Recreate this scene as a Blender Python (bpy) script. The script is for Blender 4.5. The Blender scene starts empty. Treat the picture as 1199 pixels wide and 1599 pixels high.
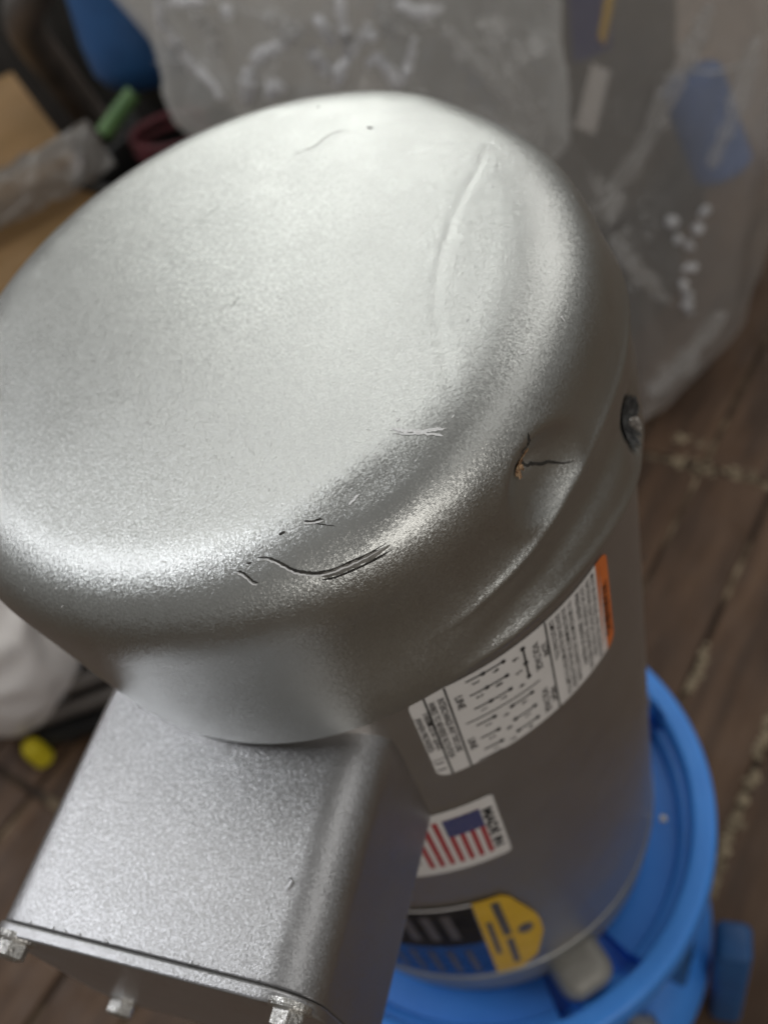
import bpy, bmesh, math, random
import numpy as np
from mathutils import Vector, Matrix, noise as mnoise

# ------------------------------------------------------------------ camera, world, lights
scene = bpy.context.scene
COL = scene.collection
S = 0.09            # one unit of the numbers below (the fan cover's radius) in metres
Z0 = 5.5            # the floor lies 5.5 units below the fan cover's rim


def W(x, y, z):
    return Vector((x * S, y * S, (z + Z0) * S))


cam_d = bpy.data.cameras.new("camera")
cam = bpy.data.objects.new("camera", cam_d)
COL.objects.link(cam)
scene.camera = cam
CR = ((0.971, 0.071, -0.23), (0.092, 0.776, 0.625), (-0.222, 0.627, -0.746))
_f = Vector(CR[2]).normalized()
_r = Vector(CR[0]); _r = (_r - _f * _r.dot(_f)).normalized()
_u = _r.cross(_f)
cam.matrix_world = Matrix(((_r.x, _u.x, -_f.x, 0), (_r.y, _u.y, -_f.y, 0), (_r.z, _u.z, -_f.z, 0), (0, 0, 0, 1)))
cam.location = W(0.855, -2.123, 2.182)
cam_d.sensor_fit = 'VERTICAL'
cam_d.sensor_height = 24.0
cam_d.lens = 24.0 * 1495.8 / 1599.0
cam_d.clip_start = 0.01
cam_d.clip_end = 60.0
cam_d.dof.use_dof = True
cam_d.dof.focus_distance = 2.02 * S
cam_d.dof.aperture_fstop = 7.8

world = bpy.data.worlds.new("World")
scene.world = world
world.use_nodes = True
bg = world.node_tree.nodes["Background"]
bg.inputs[0].default_value = (1.0, 0.97, 0.93, 1)
bg.inputs[1].default_value = 0.15


def area(name, az, el, dist, sx, sy, power, color):
    d = bpy.data.lights.new(name, 'AREA')
    d.shape = 'RECTANGLE'
    d.size, d.size_y, d.energy, d.color = sx, sy, power, color
    o = bpy.data.objects.new(name, d)
    COL.objects.link(o)
    a, e = math.radians(az), math.radians(el)
    t = W(0, 0, 0)
    o.location = t + Vector((math.cos(e) * math.cos(a), math.cos(e) * math.sin(a), math.sin(e))) * dist
    o.rotation_euler = (t - o.location).to_track_quat('-Z', 'Y').to_euler()
    return o


area("ceiling_light", 131, 60, 2.7, 2.0, 1.4, 7.8, (0.99, 1.0, 0.98))
area("ceiling_lamp", 115, 32, 2.7, 0.5, 1.1, 4.8, (0.98, 1.0, 0.96))
area("tube_lamp", 96, 24, 2.8, 1.5, 0.05, 7, (0.98, 1.0, 0.96))
area("tube_lamp", -178, 49, 2.7, 1.0, 0.2, 11.5, (0.93, 0.95, 1.0))
area("tube_lamp", 155, 19, 2.7, 0.4, 0.12, 3, (0.95, 0.96, 1.0))
area("ceiling_lamp", 48, 40, 2.7, 2.0, 1.3, 10, (1.0, 0.99, 0.96))
area("ceiling_lamp", -12, 42, 2.6, 0.9, 0.7, 2.2, (1.0, 0.99, 0.96))
area("front_fill", -58, 17, 2.9, 1.4, 1.0, 12, (1.0, 0.96, 0.91))  # added fill that brightens the stickers and front, no such lamp known

vs = scene.view_settings
vs.view_transform = 'Standard'
vs.look = 'None'
vs.exposure = 0.22
vs.gamma = 1.0
vs.use_curve_mapping = False

rng = random.Random(7)
nrg = np.random.default_rng(11)

# ------------------------------------------------------------------ helpers


def link(name, me, mat, parent=None, smooth=True, kind=None, label=None):
    o = bpy.data.objects.new(name, me)
    COL.objects.link(o)
    if mat is not None:
        me.materials.append(mat)
    if smooth:
        me.polygons.foreach_set("use_smooth", [True] * len(me.polygons))
        me.set_sharp_from_angle(angle=math.radians(42))
    if parent is not None:
        o.parent = parent
    if kind:
        o["kind"] = kind
    if label:
        o["label"] = label
    return o


def root_loc(parent):
    loc = Vector((0, 0, 0))
    while parent is not None:
        loc += parent.location
        parent = parent.parent
    return loc


def obj(name, verts, faces, mat, parent=None, smooth=True, kind=None, label=None):
    """verts in scene units (before S), faces as index lists"""
    v = np.asarray(verts, float).copy()
    v[:, 2] += Z0
    v *= S
    v -= np.array(root_loc(parent))
    me = bpy.data.meshes.new(name)
    me.from_pydata(v.tolist(), [], [tuple(int(i) for i in f) for f in faces])
    me.update()
    return link(name, me, mat, parent, smooth, kind, label)


def thing(name, label, cat, loc=(0, 0, -Z0), group=None):
    o = bpy.data.objects.new(name, None)
    o.empty_display_size = 0.05
    COL.objects.link(o)
    o.location = W(*loc)
    return tag(o, label, cat, group)


def tag(o, label, cat, group=None):
    o["label"] = label
    o["category"] = cat
    if group:
        o["group"] = group
    return o


def grid_faces(nu, nv, closed_u=False, flip=False):
    f = []
    for i in range(nu if closed_u else nu - 1):
        i2 = (i + 1) % nu
        for j in range(nv - 1):
            q = (i * nv + j, i2 * nv + j, i2 * nv + j + 1, i * nv + j + 1)
            f.append(q[::-1] if flip else q)
    return f


def revolve(profile, n=128, a0=0.0, a1=2 * math.pi, center=(0, 0, 0), axis=(0, 0, 1)):
    """profile: (rho, z) from top centre outwards and down; returns verts, faces"""
    closed = abs(a1 - a0 - 2 * math.pi) < 1e-6
    ang = np.linspace(a0, a1, n, endpoint=not closed)
    pr = np.array(profile, float)
    v = np.stack([np.cos(ang)[:, None] * pr[None, :, 0], np.sin(ang)[:, None] * pr[None, :, 0],
                  np.repeat(pr[None, :, 1], len(ang), 0)], 2).reshape(-1, 3)
    q = Vector((0, 0, 1)).rotation_difference(Vector(axis)).to_matrix()
    v = v @ np.array(q).T + np.array(center)
    return v, grid_faces(len(ang), len(pr), closed, flip=True)


def arc_profile(c, r, t0, t1, n=8):
    return [(c[0] + r * math.cos(t), c[1] + r * math.sin(t)) for t in np.linspace(t0, t1, n)]


def tube(path, r, n=10, cap=True, taper=None):
    P = [Vector(p) for p in path]
    v, f = [], []
    up = Vector((0, 0, 1))
    for i, p in enumerate(P):
        t = (P[min(i + 1, len(P) - 1)] - P[max(i - 1, 0)]).normalized()
        a = t.cross(up)
        if a.length < 1e-3:
            a = t.cross(Vector((1, 0, 0)))
        a.normalize()
        b = t.cross(a)
        rr = r if taper is None else r * taper[i]
        for k in range(n):
            w = 2 * math.pi * k / n
            v.append(p + a * (rr * math.cos(w)) + b * (rr * math.sin(w)))
    for i in range(len(P) - 1):
        for k in range(n):
            k2 = (k + 1) % n
            f.append((i * n + k, i * n + k2, (i + 1) * n + k2, (i + 1) * n + k))
    if cap:
        f.append(tuple(range(n))[::-1])
        f.append(tuple(range((len(P) - 1) * n, len(P) * n)))
    return np.array([tuple(q) for q in v]), f


def smooth_path(pts, n=8):
    P = [np.array(p, float) for p in pts]
    out = []
    for i in range(len(P) - 1):
        p0, p1, p2, p3 = P[max(i - 1, 0)], P[i], P[i + 1], P[min(i + 2, len(P) - 1)]
        for t in np.linspace(0, 1, n, endpoint=False):
            out.append(0.5 * ((2 * p1) + (p2 - p0) * t + (2 * p0 - 5 * p1 + 4 * p2 - p3) * t * t
                              + (3 * p1 - p0 - 3 * p2 + p3) * t ** 3))
    out.append(P[-1])
    return out


def bevel_box(size, center, bevel=0.02, seg=2, rot=None):
    bm = bmesh.new()
    bmesh.ops.create_cube(bm, size=1.0)
    bmesh.ops.scale(bm, vec=size, verts=bm.verts)
    if bevel:
        bmesh.ops.bevel(bm, geom=bm.edges[:], offset=bevel, segments=seg, affect='EDGES', profile=0.5)
    M = rot or Matrix.Identity(3)
    v = np.array([tuple(M @ x.co + Vector(center)) for x in bm.verts])
    bm.verts.index_update()
    f = [tuple(x.index for x in q.verts) for q in bm.faces]
    bm.free()
    return v, f


def join(parts):
    V, F, n = [], [], 0
    for v, f in parts:
        V.append(np.asarray(v, float).reshape(-1, 3))
        F += [tuple(i + n for i in q) for q in f]
        n += len(V[-1])
    return np.concatenate(V), F


def sstep(x, a, b):
    t = np.clip((x - a) / (b - a), 0, 1)
    return t * t * (3 - 2 * t)


# ------------------------------------------------------------------ materials


def new_mat(name):
    m = bpy.data.materials.new(name)
    m.use_nodes = True
    nt = m.node_tree
    return m, nt, nt.nodes["Principled BSDF"]


def nd(nt, typ, **kw):
    n = nt.nodes.new(typ)
    for k, v in kw.items():
        setattr(n, k, v)
    return n


def noise_node(nt, scale, detail=3, rough=0.55, coord='Object'):
    tc = nd(nt, 'ShaderNodeTexCoord')
    n = nd(nt, 'ShaderNodeTexNoise')
    n.inputs['Scale'].default_value = scale
    n.inputs['Detail'].default_value = detail
    n.inputs['Roughness'].default_value = rough
    nt.links.new(tc.outputs[coord], n.inputs['Vector'])
    return n


def ramp(nt, src, stops):
    r = nd(nt, 'ShaderNodeValToRGB')
    cr = r.color_ramp
    while len(cr.elements) < len(stops):
        cr.elements.new(0.5)
    for e, (p, c) in zip(cr.elements, stops):
        e.position = p
        e.color = (c[0], c[1], c[2], 1) if isinstance(c, (tuple, list)) else (c, c, c, 1)
    nt.links.new(src, r.inputs[0])
    return r


def paint(name, c0, c1, rough=0.45, metallic=0.0, scale=30, bump=0.0, bscale=400, spec=0.5, coat=0.0):
    m, nt, b = new_mat(name)
    n = noise_node(nt, scale, 4)
    r = ramp(nt, n.outputs[0], [(0.35, c0), (0.68, c1)])
    nt.links.new(r.outputs[0], b.inputs['Base Color'])
    n2 = noise_node(nt, scale * 2.3, 3)
    r2 = ramp(nt, n2.outputs[0], [(0.3, max(0.02, rough - 0.08)), (0.7, min(1, rough + 0.08))])
    nt.links.new(r2.outputs[0], b.inputs['Roughness'])
    b.inputs['Metallic'].default_value = metallic
    b.inputs['Specular IOR Level'].default_value = spec
    b.inputs['Coat Weight'].default_value = coat
    if bump:
        n3 = noise_node(nt, bscale, 3)
        bp = nd(nt, 'ShaderNodeBump')
        bp.inputs['Strength'].default_value = bump
        bp.inputs['Distance'].default_value = 0.001
        nt.links.new(n3.outputs[0], bp.inputs['Height'])
        nt.links.new(bp.outputs[0], b.inputs['Normal'])
    return m


def silver_paint(name, base, rough, grain, peel, flake, metallic=0.96):
    """aluminium-flake paint: orange peel relief plus flakes that each lean a little their own way"""
    m, nt, b = new_mat(name)
    L = nt.links.new
    tc = nd(nt, 'ShaderNodeTexCoord')
    big = noise_node(nt, 26, 4)
    r = ramp(nt, big.outputs[0], [(0.3, tuple(x * 0.93 for x in base)), (0.72, base)])
    L(r.outputs[0], b.inputs['Base Color'])
    b.inputs['Metallic'].default_value = metallic
    rr = ramp(nt, noise_node(nt, 55, 4).outputs[0], [(0.3, rough - 0.03), (0.72, rough + 0.05)])
    L(rr.outputs[0], b.inputs['Roughness'])
    n1 = nd(nt, 'ShaderNodeTexNoise')
    n1.inputs['Scale'].default_value = grain
    n1.inputs['Detail'].default_value = 4.0
    n1.inputs['Roughness'].default_value = 0.65
    L(tc.outputs['Object'], n1.inputs['Vector'])
    bp = nd(nt, 'ShaderNodeBump')
    bp.inputs['Strength'].default_value = peel
    bp.inputs['Distance'].default_value = 0.0003
    L(n1.outputs[0], bp.inputs['Height'])
    vo = nd(nt, 'ShaderNodeTexVoronoi')
    vo.inputs['Scale'].default_value = 2600
    L(tc.outputs['Object'], vo.inputs['Vector'])
    sub = nd(nt, 'ShaderNodeVectorMath', operation='SUBTRACT')
    L(vo.outputs['Color'], sub.inputs[0])
    sub.inputs[1].default_value = (0.5, 0.5, 0.5)
    sc = nd(nt, 'ShaderNodeVectorMath', operation='SCALE')
    L(sub.outputs[0], sc.inputs[0])
    sc.inputs['Scale'].default_value = flake
    ad = nd(nt, 'ShaderNodeVectorMath', operation='ADD')
    L(sc.outputs[0], ad.inputs[0])
    L(bp.outputs[0], ad.inputs[1])
    no = nd(nt, 'ShaderNodeVectorMath', operation='NORMALIZE')
    L(ad.outputs[0], no.inputs[0])
    L(no.outputs[0], b.inputs['Normal'])
    return m


M_CAP = silver_paint("silver_paint_cover", (0.60, 0.61, 0.59), 0.33, 1600, 0.38, 0.14)
M_BOX = silver_paint("silver_paint_box", (0.55, 0.55, 0.56), 0.36, 1300, 0.36, 0.15)
M_BODY = silver_paint("silver_paint_body", (0.50, 0.47, 0.44), 0.38, 1100, 0.2, 0.15, 0.86)
M_BELL = paint("cast_grey_paint", (0.30, 0.30, 0.29), (0.38, 0.38, 0.36), 0.45, 0.6, 60, 0.3, 500)
M_LUG = paint("cast_silver_paint", (0.27, 0.26, 0.235), (0.33, 0.32, 0.29), 0.5, 0.3, 60, 0.3, 500)
M_BOLT = paint("zinc_bolt", (0.45, 0.44, 0.42), (0.70, 0.69, 0.66), 0.3, 0.9, 300, 0.6, 700)
M_CRACK = paint("cracked_paint", (0.022, 0.020, 0.017), (0.060, 0.055, 0.047), 0.8, 0, 500)
M_HAIR = paint("hairline", (0.16, 0.16, 0.15), (0.30, 0.30, 0.29), 0.6, 0.3, 900)
M_FOLD = paint("bare_fold", (0.13, 0.125, 0.11), (0.22, 0.21, 0.19), 0.5, 0.4, 400)
M_SCUFF = paint("scuffed_paint", (0.90, 0.90, 0.89), (0.97, 0.97, 0.96), 0.6, 0.0, 700, 0.5, 1500)
M_RUST = paint("rust", (0.16, 0.06, 0.02), (0.80, 0.56, 0.34), 0.9, 0, 900, 0.8, 1500)
M_CHIP = paint("chipped_black", (0.016, 0.017, 0.018), (0.11, 0.112, 0.11), 0.6, 0, 500, 0.8, 900)
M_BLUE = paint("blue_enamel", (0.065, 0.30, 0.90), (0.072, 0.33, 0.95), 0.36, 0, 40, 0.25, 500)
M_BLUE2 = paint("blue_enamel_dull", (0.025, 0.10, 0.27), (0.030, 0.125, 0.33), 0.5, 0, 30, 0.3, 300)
M_BLUEP = paint("blue_plastic", (0.07, 0.17, 0.42), (0.09, 0.20, 0.50), 0.45, 0, 30)
M_WHITE = paint("label_white", (0.80, 0.77, 0.74), (0.84, 0.81, 0.78), 0.5, 0, 120)
M_ORANGE = paint("label_orange", (0.66, 0.16, 0.035), (0.72, 0.19, 0.045), 0.5, 0, 120)
M_INK = paint("ink_black", (0.012, 0.012, 0.012), (0.02, 0.02, 0.02), 0.5, 0, 200)
M_RED = paint("ink_red", (0.42, 0.028, 0.035), (0.48, 0.04, 0.045), 0.5, 0, 200)
M_NAVY = paint("ink_navy", (0.028, 0.036, 0.16), (0.035, 0.045, 0.19), 0.5, 0, 200)
M_YELLOW = paint("label_yellow", (0.72, 0.43, 0.015), (0.80, 0.50, 0.03), 0.5, 0, 90)
M_PLATE = paint("plate_metal", (0.42, 0.42, 0.43), (0.55, 0.55, 0.56), 0.25, 0.9, 120)
M_PLATEDARK = paint("plate_dark_reflection", (0.014, 0.012, 0.011), (0.035, 0.03, 0.027), 0.7, 0, 60, spec=0.15)
M_PLATENAVY = paint("plate_blue_reflection", (0.012, 0.035, 0.13), (0.02, 0.05, 0.17), 0.3, 0, 120)
M_CARD = paint("corrugated_cardboard", (0.20, 0.115, 0.04), (0.27, 0.155, 0.06), 0.85, 0, 14, 0.4, 250)
M_BLACK = paint("black_rubber", (0.012, 0.012, 0.012), (0.03, 0.03, 0.029), 0.55, 0, 20)
M_DGREY = paint("dark_casting", (0.028, 0.027, 0.025), (0.06, 0.057, 0.052), 0.6, 0.2, 12, 0.4, 120)
M_GREYP = paint("grey_motor_paint", (0.16, 0.155, 0.145), (0.20, 0.195, 0.18), 0.5, 0.2, 12)
M_PIPE = paint("dull_pipe", (0.10, 0.09, 0.08), (0.19, 0.165, 0.15), 0.45, 0.3, 18)
M_GREEN = paint("green_sleeve", (0.10, 0.21, 0.07), (0.15, 0.28, 0.10), 0.5, 0, 30)
M_REDW = paint("red_wire", (0.10, 0.020, 0.025), (0.16, 0.035, 0.042), 0.5, 0, 30)
M_BAGW = paint("cloudy_bag", (0.62, 0.58, 0.55), (0.78, 0.74, 0.71), 0.4, 0, 14, 0.3, 60)
M_YCAP = paint("yellow_cap", (0.62, 0.50, 0.01), (0.72, 0.60, 0.03), 0.45, 0, 30)


def plank_mat():
    m, nt, b = new_mat("dark_floor_board")
    L = nt.links.new
    tc = nd(nt, 'ShaderNodeTexCoord')
    oi = nd(nt, 'ShaderNodeObjectInfo')
    mp = nd(nt, 'ShaderNodeMapping')
    mp.inputs['Scale'].default_value = (24, 3.5, 8)
    ad = nd(nt, 'ShaderNodeVectorMath', operation='ADD')
    mul = nd(nt, 'ShaderNodeMath', operation='MULTIPLY')
    mul.inputs[1].default_value = 13.0
    L(oi.outputs['Random'], mul.inputs[0])
    L(tc.outputs['Object'], ad.inputs[0])
    L(mul.outputs[0], ad.inputs[1])
    L(ad.outputs[0], mp.inputs['Vector'])
    n = nd(nt, 'ShaderNodeTexNoise')
    n.inputs['Scale'].default_value = 2.2
    n.inputs['Detail'].default_value = 6
    L(mp.outputs[0], n.inputs['Vector'])
    r = ramp(nt, n.outputs[0], [(0.28, (0.045, 0.023, 0.011)), (0.5, (0.092, 0.049, 0.025)), (0.78, (0.16, 0.092, 0.05))])
    L(r.outputs[0], b.inputs['Base Color'])
    n2 = noise_node(nt, 28, 4)
    r2 = ramp(nt, n2.outputs[0], [(0.3, 0.5), (0.7, 0.75)])
    L(r2.outputs[0], b.inputs['Roughness'])
    bp = nd(nt, 'ShaderNodeBump')
    bp.inputs['Strength'].default_value = 0.5
    bp.inputs['Distance'].default_value = 0.002
    L(n.outputs[0], bp.inputs['Height'])
    L(bp.outputs[0], b.inputs['Normal'])
    return m


def dust_mat():
    m, nt, b = new_mat("seam_dust")
    n = noise_node(nt, 16, 4, 0.6)
    r = ramp(nt, n.outputs[0], [(0.46, (0.04, 0.026, 0.018)), (0.56, (0.15, 0.11, 0.07)), (0.66, (0.42, 0.33, 0.22))])
    nt.links.new(r.outputs[0], b.inputs['Base Color'])
    b.inputs['Roughness'].default_value = 0.9
    return m


def plastic_film(name, alpha, tint, rough, haze):
    m, nt, b = new_mat(name)
    L = nt.links.new
    out = nt.nodes["Material Output"]
    b.inputs['Base Color'].default_value = (*haze, 1)
    b.inputs['Roughness'].default_value = rough
    b.inputs['Specular IOR Level'].default_value = 1.0
    b.inputs['Coat Weight'].default_value = 1.0
    b.inputs['Coat Roughness'].default_value = 0.04
    tr = nd(nt, 'ShaderNodeBsdfTransparent')
    tr.inputs[0].default_value = (*tint, 1)
    mx = nd(nt, 'ShaderNodeMixShader')
    fr = nd(nt, 'ShaderNodeLayerWeight')
    fr.inputs['Blend'].default_value = 0.35
    mr = nd(nt, 'ShaderNodeMapRange')
    mr.inputs['To Min'].default_value = alpha
    mr.inputs['To Max'].default_value = min(1.0, alpha + 0.35)
    L(fr.outputs['Facing'], mr.inputs['Value'])
    L(mr.outputs[0], mx.inputs[0])
    tl = nd(nt, 'ShaderNodeBsdfTranslucent')
    tl.inputs[0].default_value = (*haze, 1)
    m2 = nd(nt, 'ShaderNodeMixShader')
    m2.inputs[0].default_value = 0.45
    L(b.outputs[0], m2.inputs[1])
    L(tl.outputs[0], m2.inputs[2])
    L(tr.outputs[0], mx.inputs[1])
    L(m2.outputs[0], mx.inputs[2])
    L(mx.outputs[0], out.inputs[0])
    n = noise_node(nt, 75, 4)
    bp = nd(nt, 'ShaderNodeBump')
    bp.inputs['Strength'].default_value = 0.6
    bp.inputs['Distance'].default_value = 0.003
    L(n.outputs[0], bp.inputs['Height'])
    L(bp.outputs[0], b.inputs['Normal'])
    return m


M_PLANK = plank_mat()
M_DUST = dust_mat()
M_FILM = plastic_film("clear_film", 0.33, (0.97, 0.97, 0.96), 0.10, (0.82, 0.78, 0.74))
M_FILM2 = plastic_film("crinkled_film", 0.36, (0.98, 0.98, 0.98), 0.06, (0.88, 0.88, 0.86))
M_FOLDF = plastic_film("pinched_film", 0.24, (0.97, 0.97, 0.97), 0.08, (0.85, 0.84, 0.82))
M_GLINT = plastic_film("glint_film", 0.90, (0.98, 0.98, 0.98), 0.10, (0.93, 0.93, 0.94))  # near-opaque white film that stands for glints on the plastic
M_RAG = plastic_film("grey_film", 0.62, (0.9, 0.88, 0.85), 0.3, (0.30, 0.27, 0.24))

M_GRIT = paint("pale_grit", (0.18, 0.14, 0.09), (0.36, 0.29, 0.19), 0.9, 0, 60)

# ------------------------------------------------------------------ floor: dark boards with dusty seams
floor = obj("floor", [(-60, -60, -5.545), (60, -60, -5.545), (60, 60, -5.545), (-60, 60, -5.545)], [(0, 1, 2, 3)], M_DUST,
            smooth=False, kind='structure')
TA = math.radians(-27)
FA = np.array([math.cos(TA), math.sin(TA)])
FB = np.array([-math.sin(TA), math.cos(TA)])
PWID, PLEN = 0.72, 5.85
pv, pf = bevel_box((PWID - 0.05, PLEN - 0.085, 0.12), (0, 0, -0.06), 0.022, 2)
plank_me = bpy.data.meshes.new("plank")
plank_me.from_pydata((pv * S).tolist(), [], pf)
plank_me.materials.append(M_PLANK)
for row in range(-1, 4):
    for k in range(-26, 8):
        a = 0.33 + 0.36 + PWID * k
        b = -0.95 + PLEN * (row + 0.5)
        c = FA * a + FB * b
        # keep what the view can reach
        if c[1] < -4 or c[0] > 7 or c[0] < -19 or c[1] > 24 or (c[0] < -9 and c[1] < 1):
            continue
        o = bpy.data.objects.new("plank", plank_me)
        COL.objects.link(o)
        o.parent = floor
        o.location = W(c[0] + rng.uniform(-.012, .012), c[1] + rng.uniform(-.02, .02), -5.5 + rng.uniform(-.018, .0))
        o.rotation_euler = (rng.uniform(-.002, .002), rng.uniform(-.006, .006), TA + rng.uniform(-.002, .002))

# pale grit that has collected along two of the seams
grit = []
gr_ = np.random.default_rng(12)


def grit_line(a0, b0, a1, b1, n, wid):
    for _ in range(n):
        t = gr_.random()
        a, b = a0 + (a1 - a0) * t + gr_.normal(0, wid), b0 + (b1 - b0) * t + gr_.normal(0, wid)
        c = FA * a + FB * b
        rr = gr_.uniform(0.012, 0.045)
        k = 7
        ring = [(c[0] + rr * gr_.uniform(.6, 1.3) * math.cos(q), c[1] + rr * gr_.uniform(.6, 1.3) * math.sin(q), -5.505) for q in np.linspace(0, 2 * math.pi, k, endpoint=False)]
        grit.append((np.array(ring + [(c[0], c[1], -5.485)]), [(i, (i + 1) % k, k) for i in range(k)]))


grit_line(1.05, 1.0, 1.05, 1.95, 70, 0.022)
grit_line(1.04, 2.1, 1.02, 2.6, 45, 0.022)
grit_line(0.34, 2.4, 0.34, 2.95, 30, 0.02)
grit_line(-0.85, 4.88, 0.35, 4.92, 55, 0.05)
grit_line(-0.85, 5.2, -0.4, 5.2, 16, 0.03)
grit_line(1.06, 0.8, 1.06, 0.95, 10, 0.02)
obj("grit", *join(grit), M_GRIT, None, kind='stuff', label="pale grit lying along the seams of the dark floor boards")

# ------------------------------------------------------------------ the pump with its motor
unit = thing("electric_pump", "silver electric motor with dented fan cover standing upright on a bright blue pump", "pump")

# ---- fan cover, knocked askew: its own frame leans against the motor's axis
H, RF = 0.7034, 0.18
RT = 0.995


def rotv(a, b):
    t = math.hypot(a, b)
    return np.array(Matrix.Rotation(t, 3, Vector((a / t, b / t, 0))))


NC = rotv(0.1007, -0.0974)
OC = np.array([-0.0417, 0.0272, 0.0])
RFX, PEX = RF * 1.32, 0.80            # superelliptic shoulder, a little softer than a round one
L_TOP, L_FIL = RT - RFX, RFX * math.pi / 2
L_SIDE = H - RFX
CRY = np.array([-1.0, -0.8, -0.557, -0.424, -0.319, -0.231, -0.143, -0.033, 0.102, 0.214, 0.387, 0.6, 0.8])
CRX = np.array([0.82, 0.74, 0.666, 0.644, 0.628, 0.615, 0.617, 0.633, 0.666, 0.710, 0.773, 0.86, 0.96])


def bump1(x, c, w):
    return np.exp(-((x - c) / w) ** 2)


def surf(az, s):
    """fan cover surface in world units; az in radians, s = arc length from the centre of the top"""
    az = np.asarray(az, float)
    s = np.asarray(s, float)
    d = np.degrees(az)
    d = (d + 180) % 360 - 180
    ph = np.clip((s - L_TOP) / RFX, 0, math.pi / 2)
    rf = RFX - 0.02 * bump1(d, 6, 40)          # the knock folded the right shoulder tighter
    rho = np.where(s < L_TOP, s * (RT - rf) / L_TOP, RT - rf + rf * np.sin(ph) ** PEX)
    z = np.where(s < L_TOP, H, H - rf + rf * np.abs(np.cos(ph)) ** PEX)
    z = np.where(s > L_TOP + L_FIL, (H - rf) * (1 - (s - L_TOP - L_FIL) / L_SIDE), z)
    z = z - 0.010 * np.clip(rho / 0.8, 0, 1.1) ** 2 + 0.005
    rho = rho + 0.006 * sstep(H - RF - z, 0, 0.5)
    x, y = rho * np.cos(az), rho * np.sin(az)
    # the knock: the right part of the top hinges down along a crease
    m = x - np.interp(y, CRY, CRX)
    topw = sstep(rho, 0.35, 0.6)
    k = 0.03
    mm = np.where(m > 0, m - k * (1 - np.exp(-np.clip(m, 0, 9) / k)), 0)
    endf = sstep(y, -0.72, -0.30) * (1 - sstep(y, 0.30, 0.58))
    dz = -0.025 * mm * endf * topw
    dz -= 0.0012 * bump1(m, 0.0, 0.014) * endf * topw
    dz += 0.0003 * bump1(m, 0.04, 0.025) * endf * topw
    # shallow scoop before the front scratches and soft waves of the sheet
    dz -= 0.008 * bump1(d, -57, 9) * bump1(rho, 0.86, 0.05)
    dz -= 0.006 * bump1(d, -64, 7) * bump1(s, L_TOP + 0.17, 0.05)
    dz += 0.0016 * np.sin(5 * x + 2) * np.cos(4 * y + 1)
    # side buckles
    sidew = sstep(s, L_TOP + 0.08, L_TOP + 0.26)
    dr = (0.052 * bump1(d, 4, 26) * bump1(z, 0.30, 0.24) + 0.012 * bump1(d, -8, 55) * (1 - sstep(z, 0.1, 0.35))) * sidew
    dr -= 0.030 * np.exp(-(((d + 35.5) / 6.2) ** 2 + ((z - 0.44) / 0.10) ** 2) ** 1.3)
    dr -= 0.020 * bump1(d, -37.0, 3.0) * bump1(z, 0.50, 0.04)
    dr += 0.005 * bump1(np.hypot((d + 35.5) / 8.5, (z - 0.43) / 0.135), 1.0, 0.22)
    zr = np.interp(d, [-56, -52, -42, -33, -20, -10, 5, 20], [0.235, 0.248, 0.272, 0.318, 0.35, 0.355, 0.38, 0.40])
    rw = sstep(d, -64, -44) * (1 - sstep(d, 0, 18))
    dr += (0.007 * bump1(z, zr, 0.05) + 0.005 * bump1(z, zr, 0.018)) * rw * sidew
    zv = zr - 0.145
    dr -= 0.013 * bump1(z, zv, 0.06) * rw * sidew
    lip = (1 - sstep(z, -0.05, 0.40)) * sstep(d, -125, -80) * (1 - sstep(d, -25, 5))
    dr += 0.038 * lip
    dz += (0.040 + 0.045 * bump1(d, -52, 26)) * lip
    dr += 0.010 * bump1(z, 0.010, 0.030) * sstep(d, -66, -50) * (1 - sstep(d, 0, 25)) * sidew
    # the torn screw hole on the right
    dr -= 0.055 * bump1(d, -12.5, 3.2) * bump1(z, 0.13, 0.08)
    # small knock at the far right shoulder
    dr -= 0.014 * bump1(d, 40, 12) * bump1(s, L_TOP + 0.24, 0.12)
    dz -= 0.010 * bump1(d, 40, 12) * bump1(s, L_TOP + 0.15, 0.12)
    # the rim droops where it was hit
    dz -= 0.040 * bump1(d, -10, 20) * (1 - sstep(z, 0.0, 0.45))
    rho2 = np.maximum(rho + dr, 0)
    P = np.stack([rho2 * np.cos(az), rho2 * np.sin(az), z + dz], -1)
    return P @ NC.T + OC


def surf_n(az, s, e=2e-3):
    a = (surf(az + e, s) - surf(az - e, s))
    b = (surf(az, s + e) - surf(az, s - e))
    n = np.cross(b, a)
    return n / np.linalg.norm(n, axis=-1, keepdims=True)


NA = 720
s_list = np.concatenate([np.linspace(0.0005, 0.3, 12, endpoint=False), np.linspace(0.3, L_TOP, 80, endpoint=False),
                         L_TOP + L_FIL * (0.5 - 0.5 * np.cos(np.linspace(0, math.pi, 84, endpoint=False))), np.linspace(L_TOP + L_FIL, L_TOP + L_FIL + L_SIDE, 80)])
azg = np.linspace(0, 2 * np.pi, NA, endpoint=False)
AZ, SS = np.meshgrid(azg, s_list, indexing='ij')
outer = surf(AZ, SS)
# rolled rim: the sheet turns inward and a little up
nrm_in = -np.stack([np.cos(azg), np.sin(azg), 0 * azg], 1) @ NC.T
axv = np.array([0, 0, 1.0]) @ NC.T
edge = outer[:, -1, :]
r1 = edge + nrm_in * 0.006 - axv * 0.004
r2 = edge + nrm_in * 0.014 + axv * 0.004
r3 = edge + nrm_in * 0.045 + axv * 0.012
full = np.concatenate([outer, r1[:, None], r2[:, None], r3[:, None]], 1)
cover = obj("fan_cover", full.reshape(-1, 3), grid_faces(NA, full.shape[1], True, flip=True), M_CAP, unit,
            label="dented silver fan cover with a crease across its top and scratches")


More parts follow.
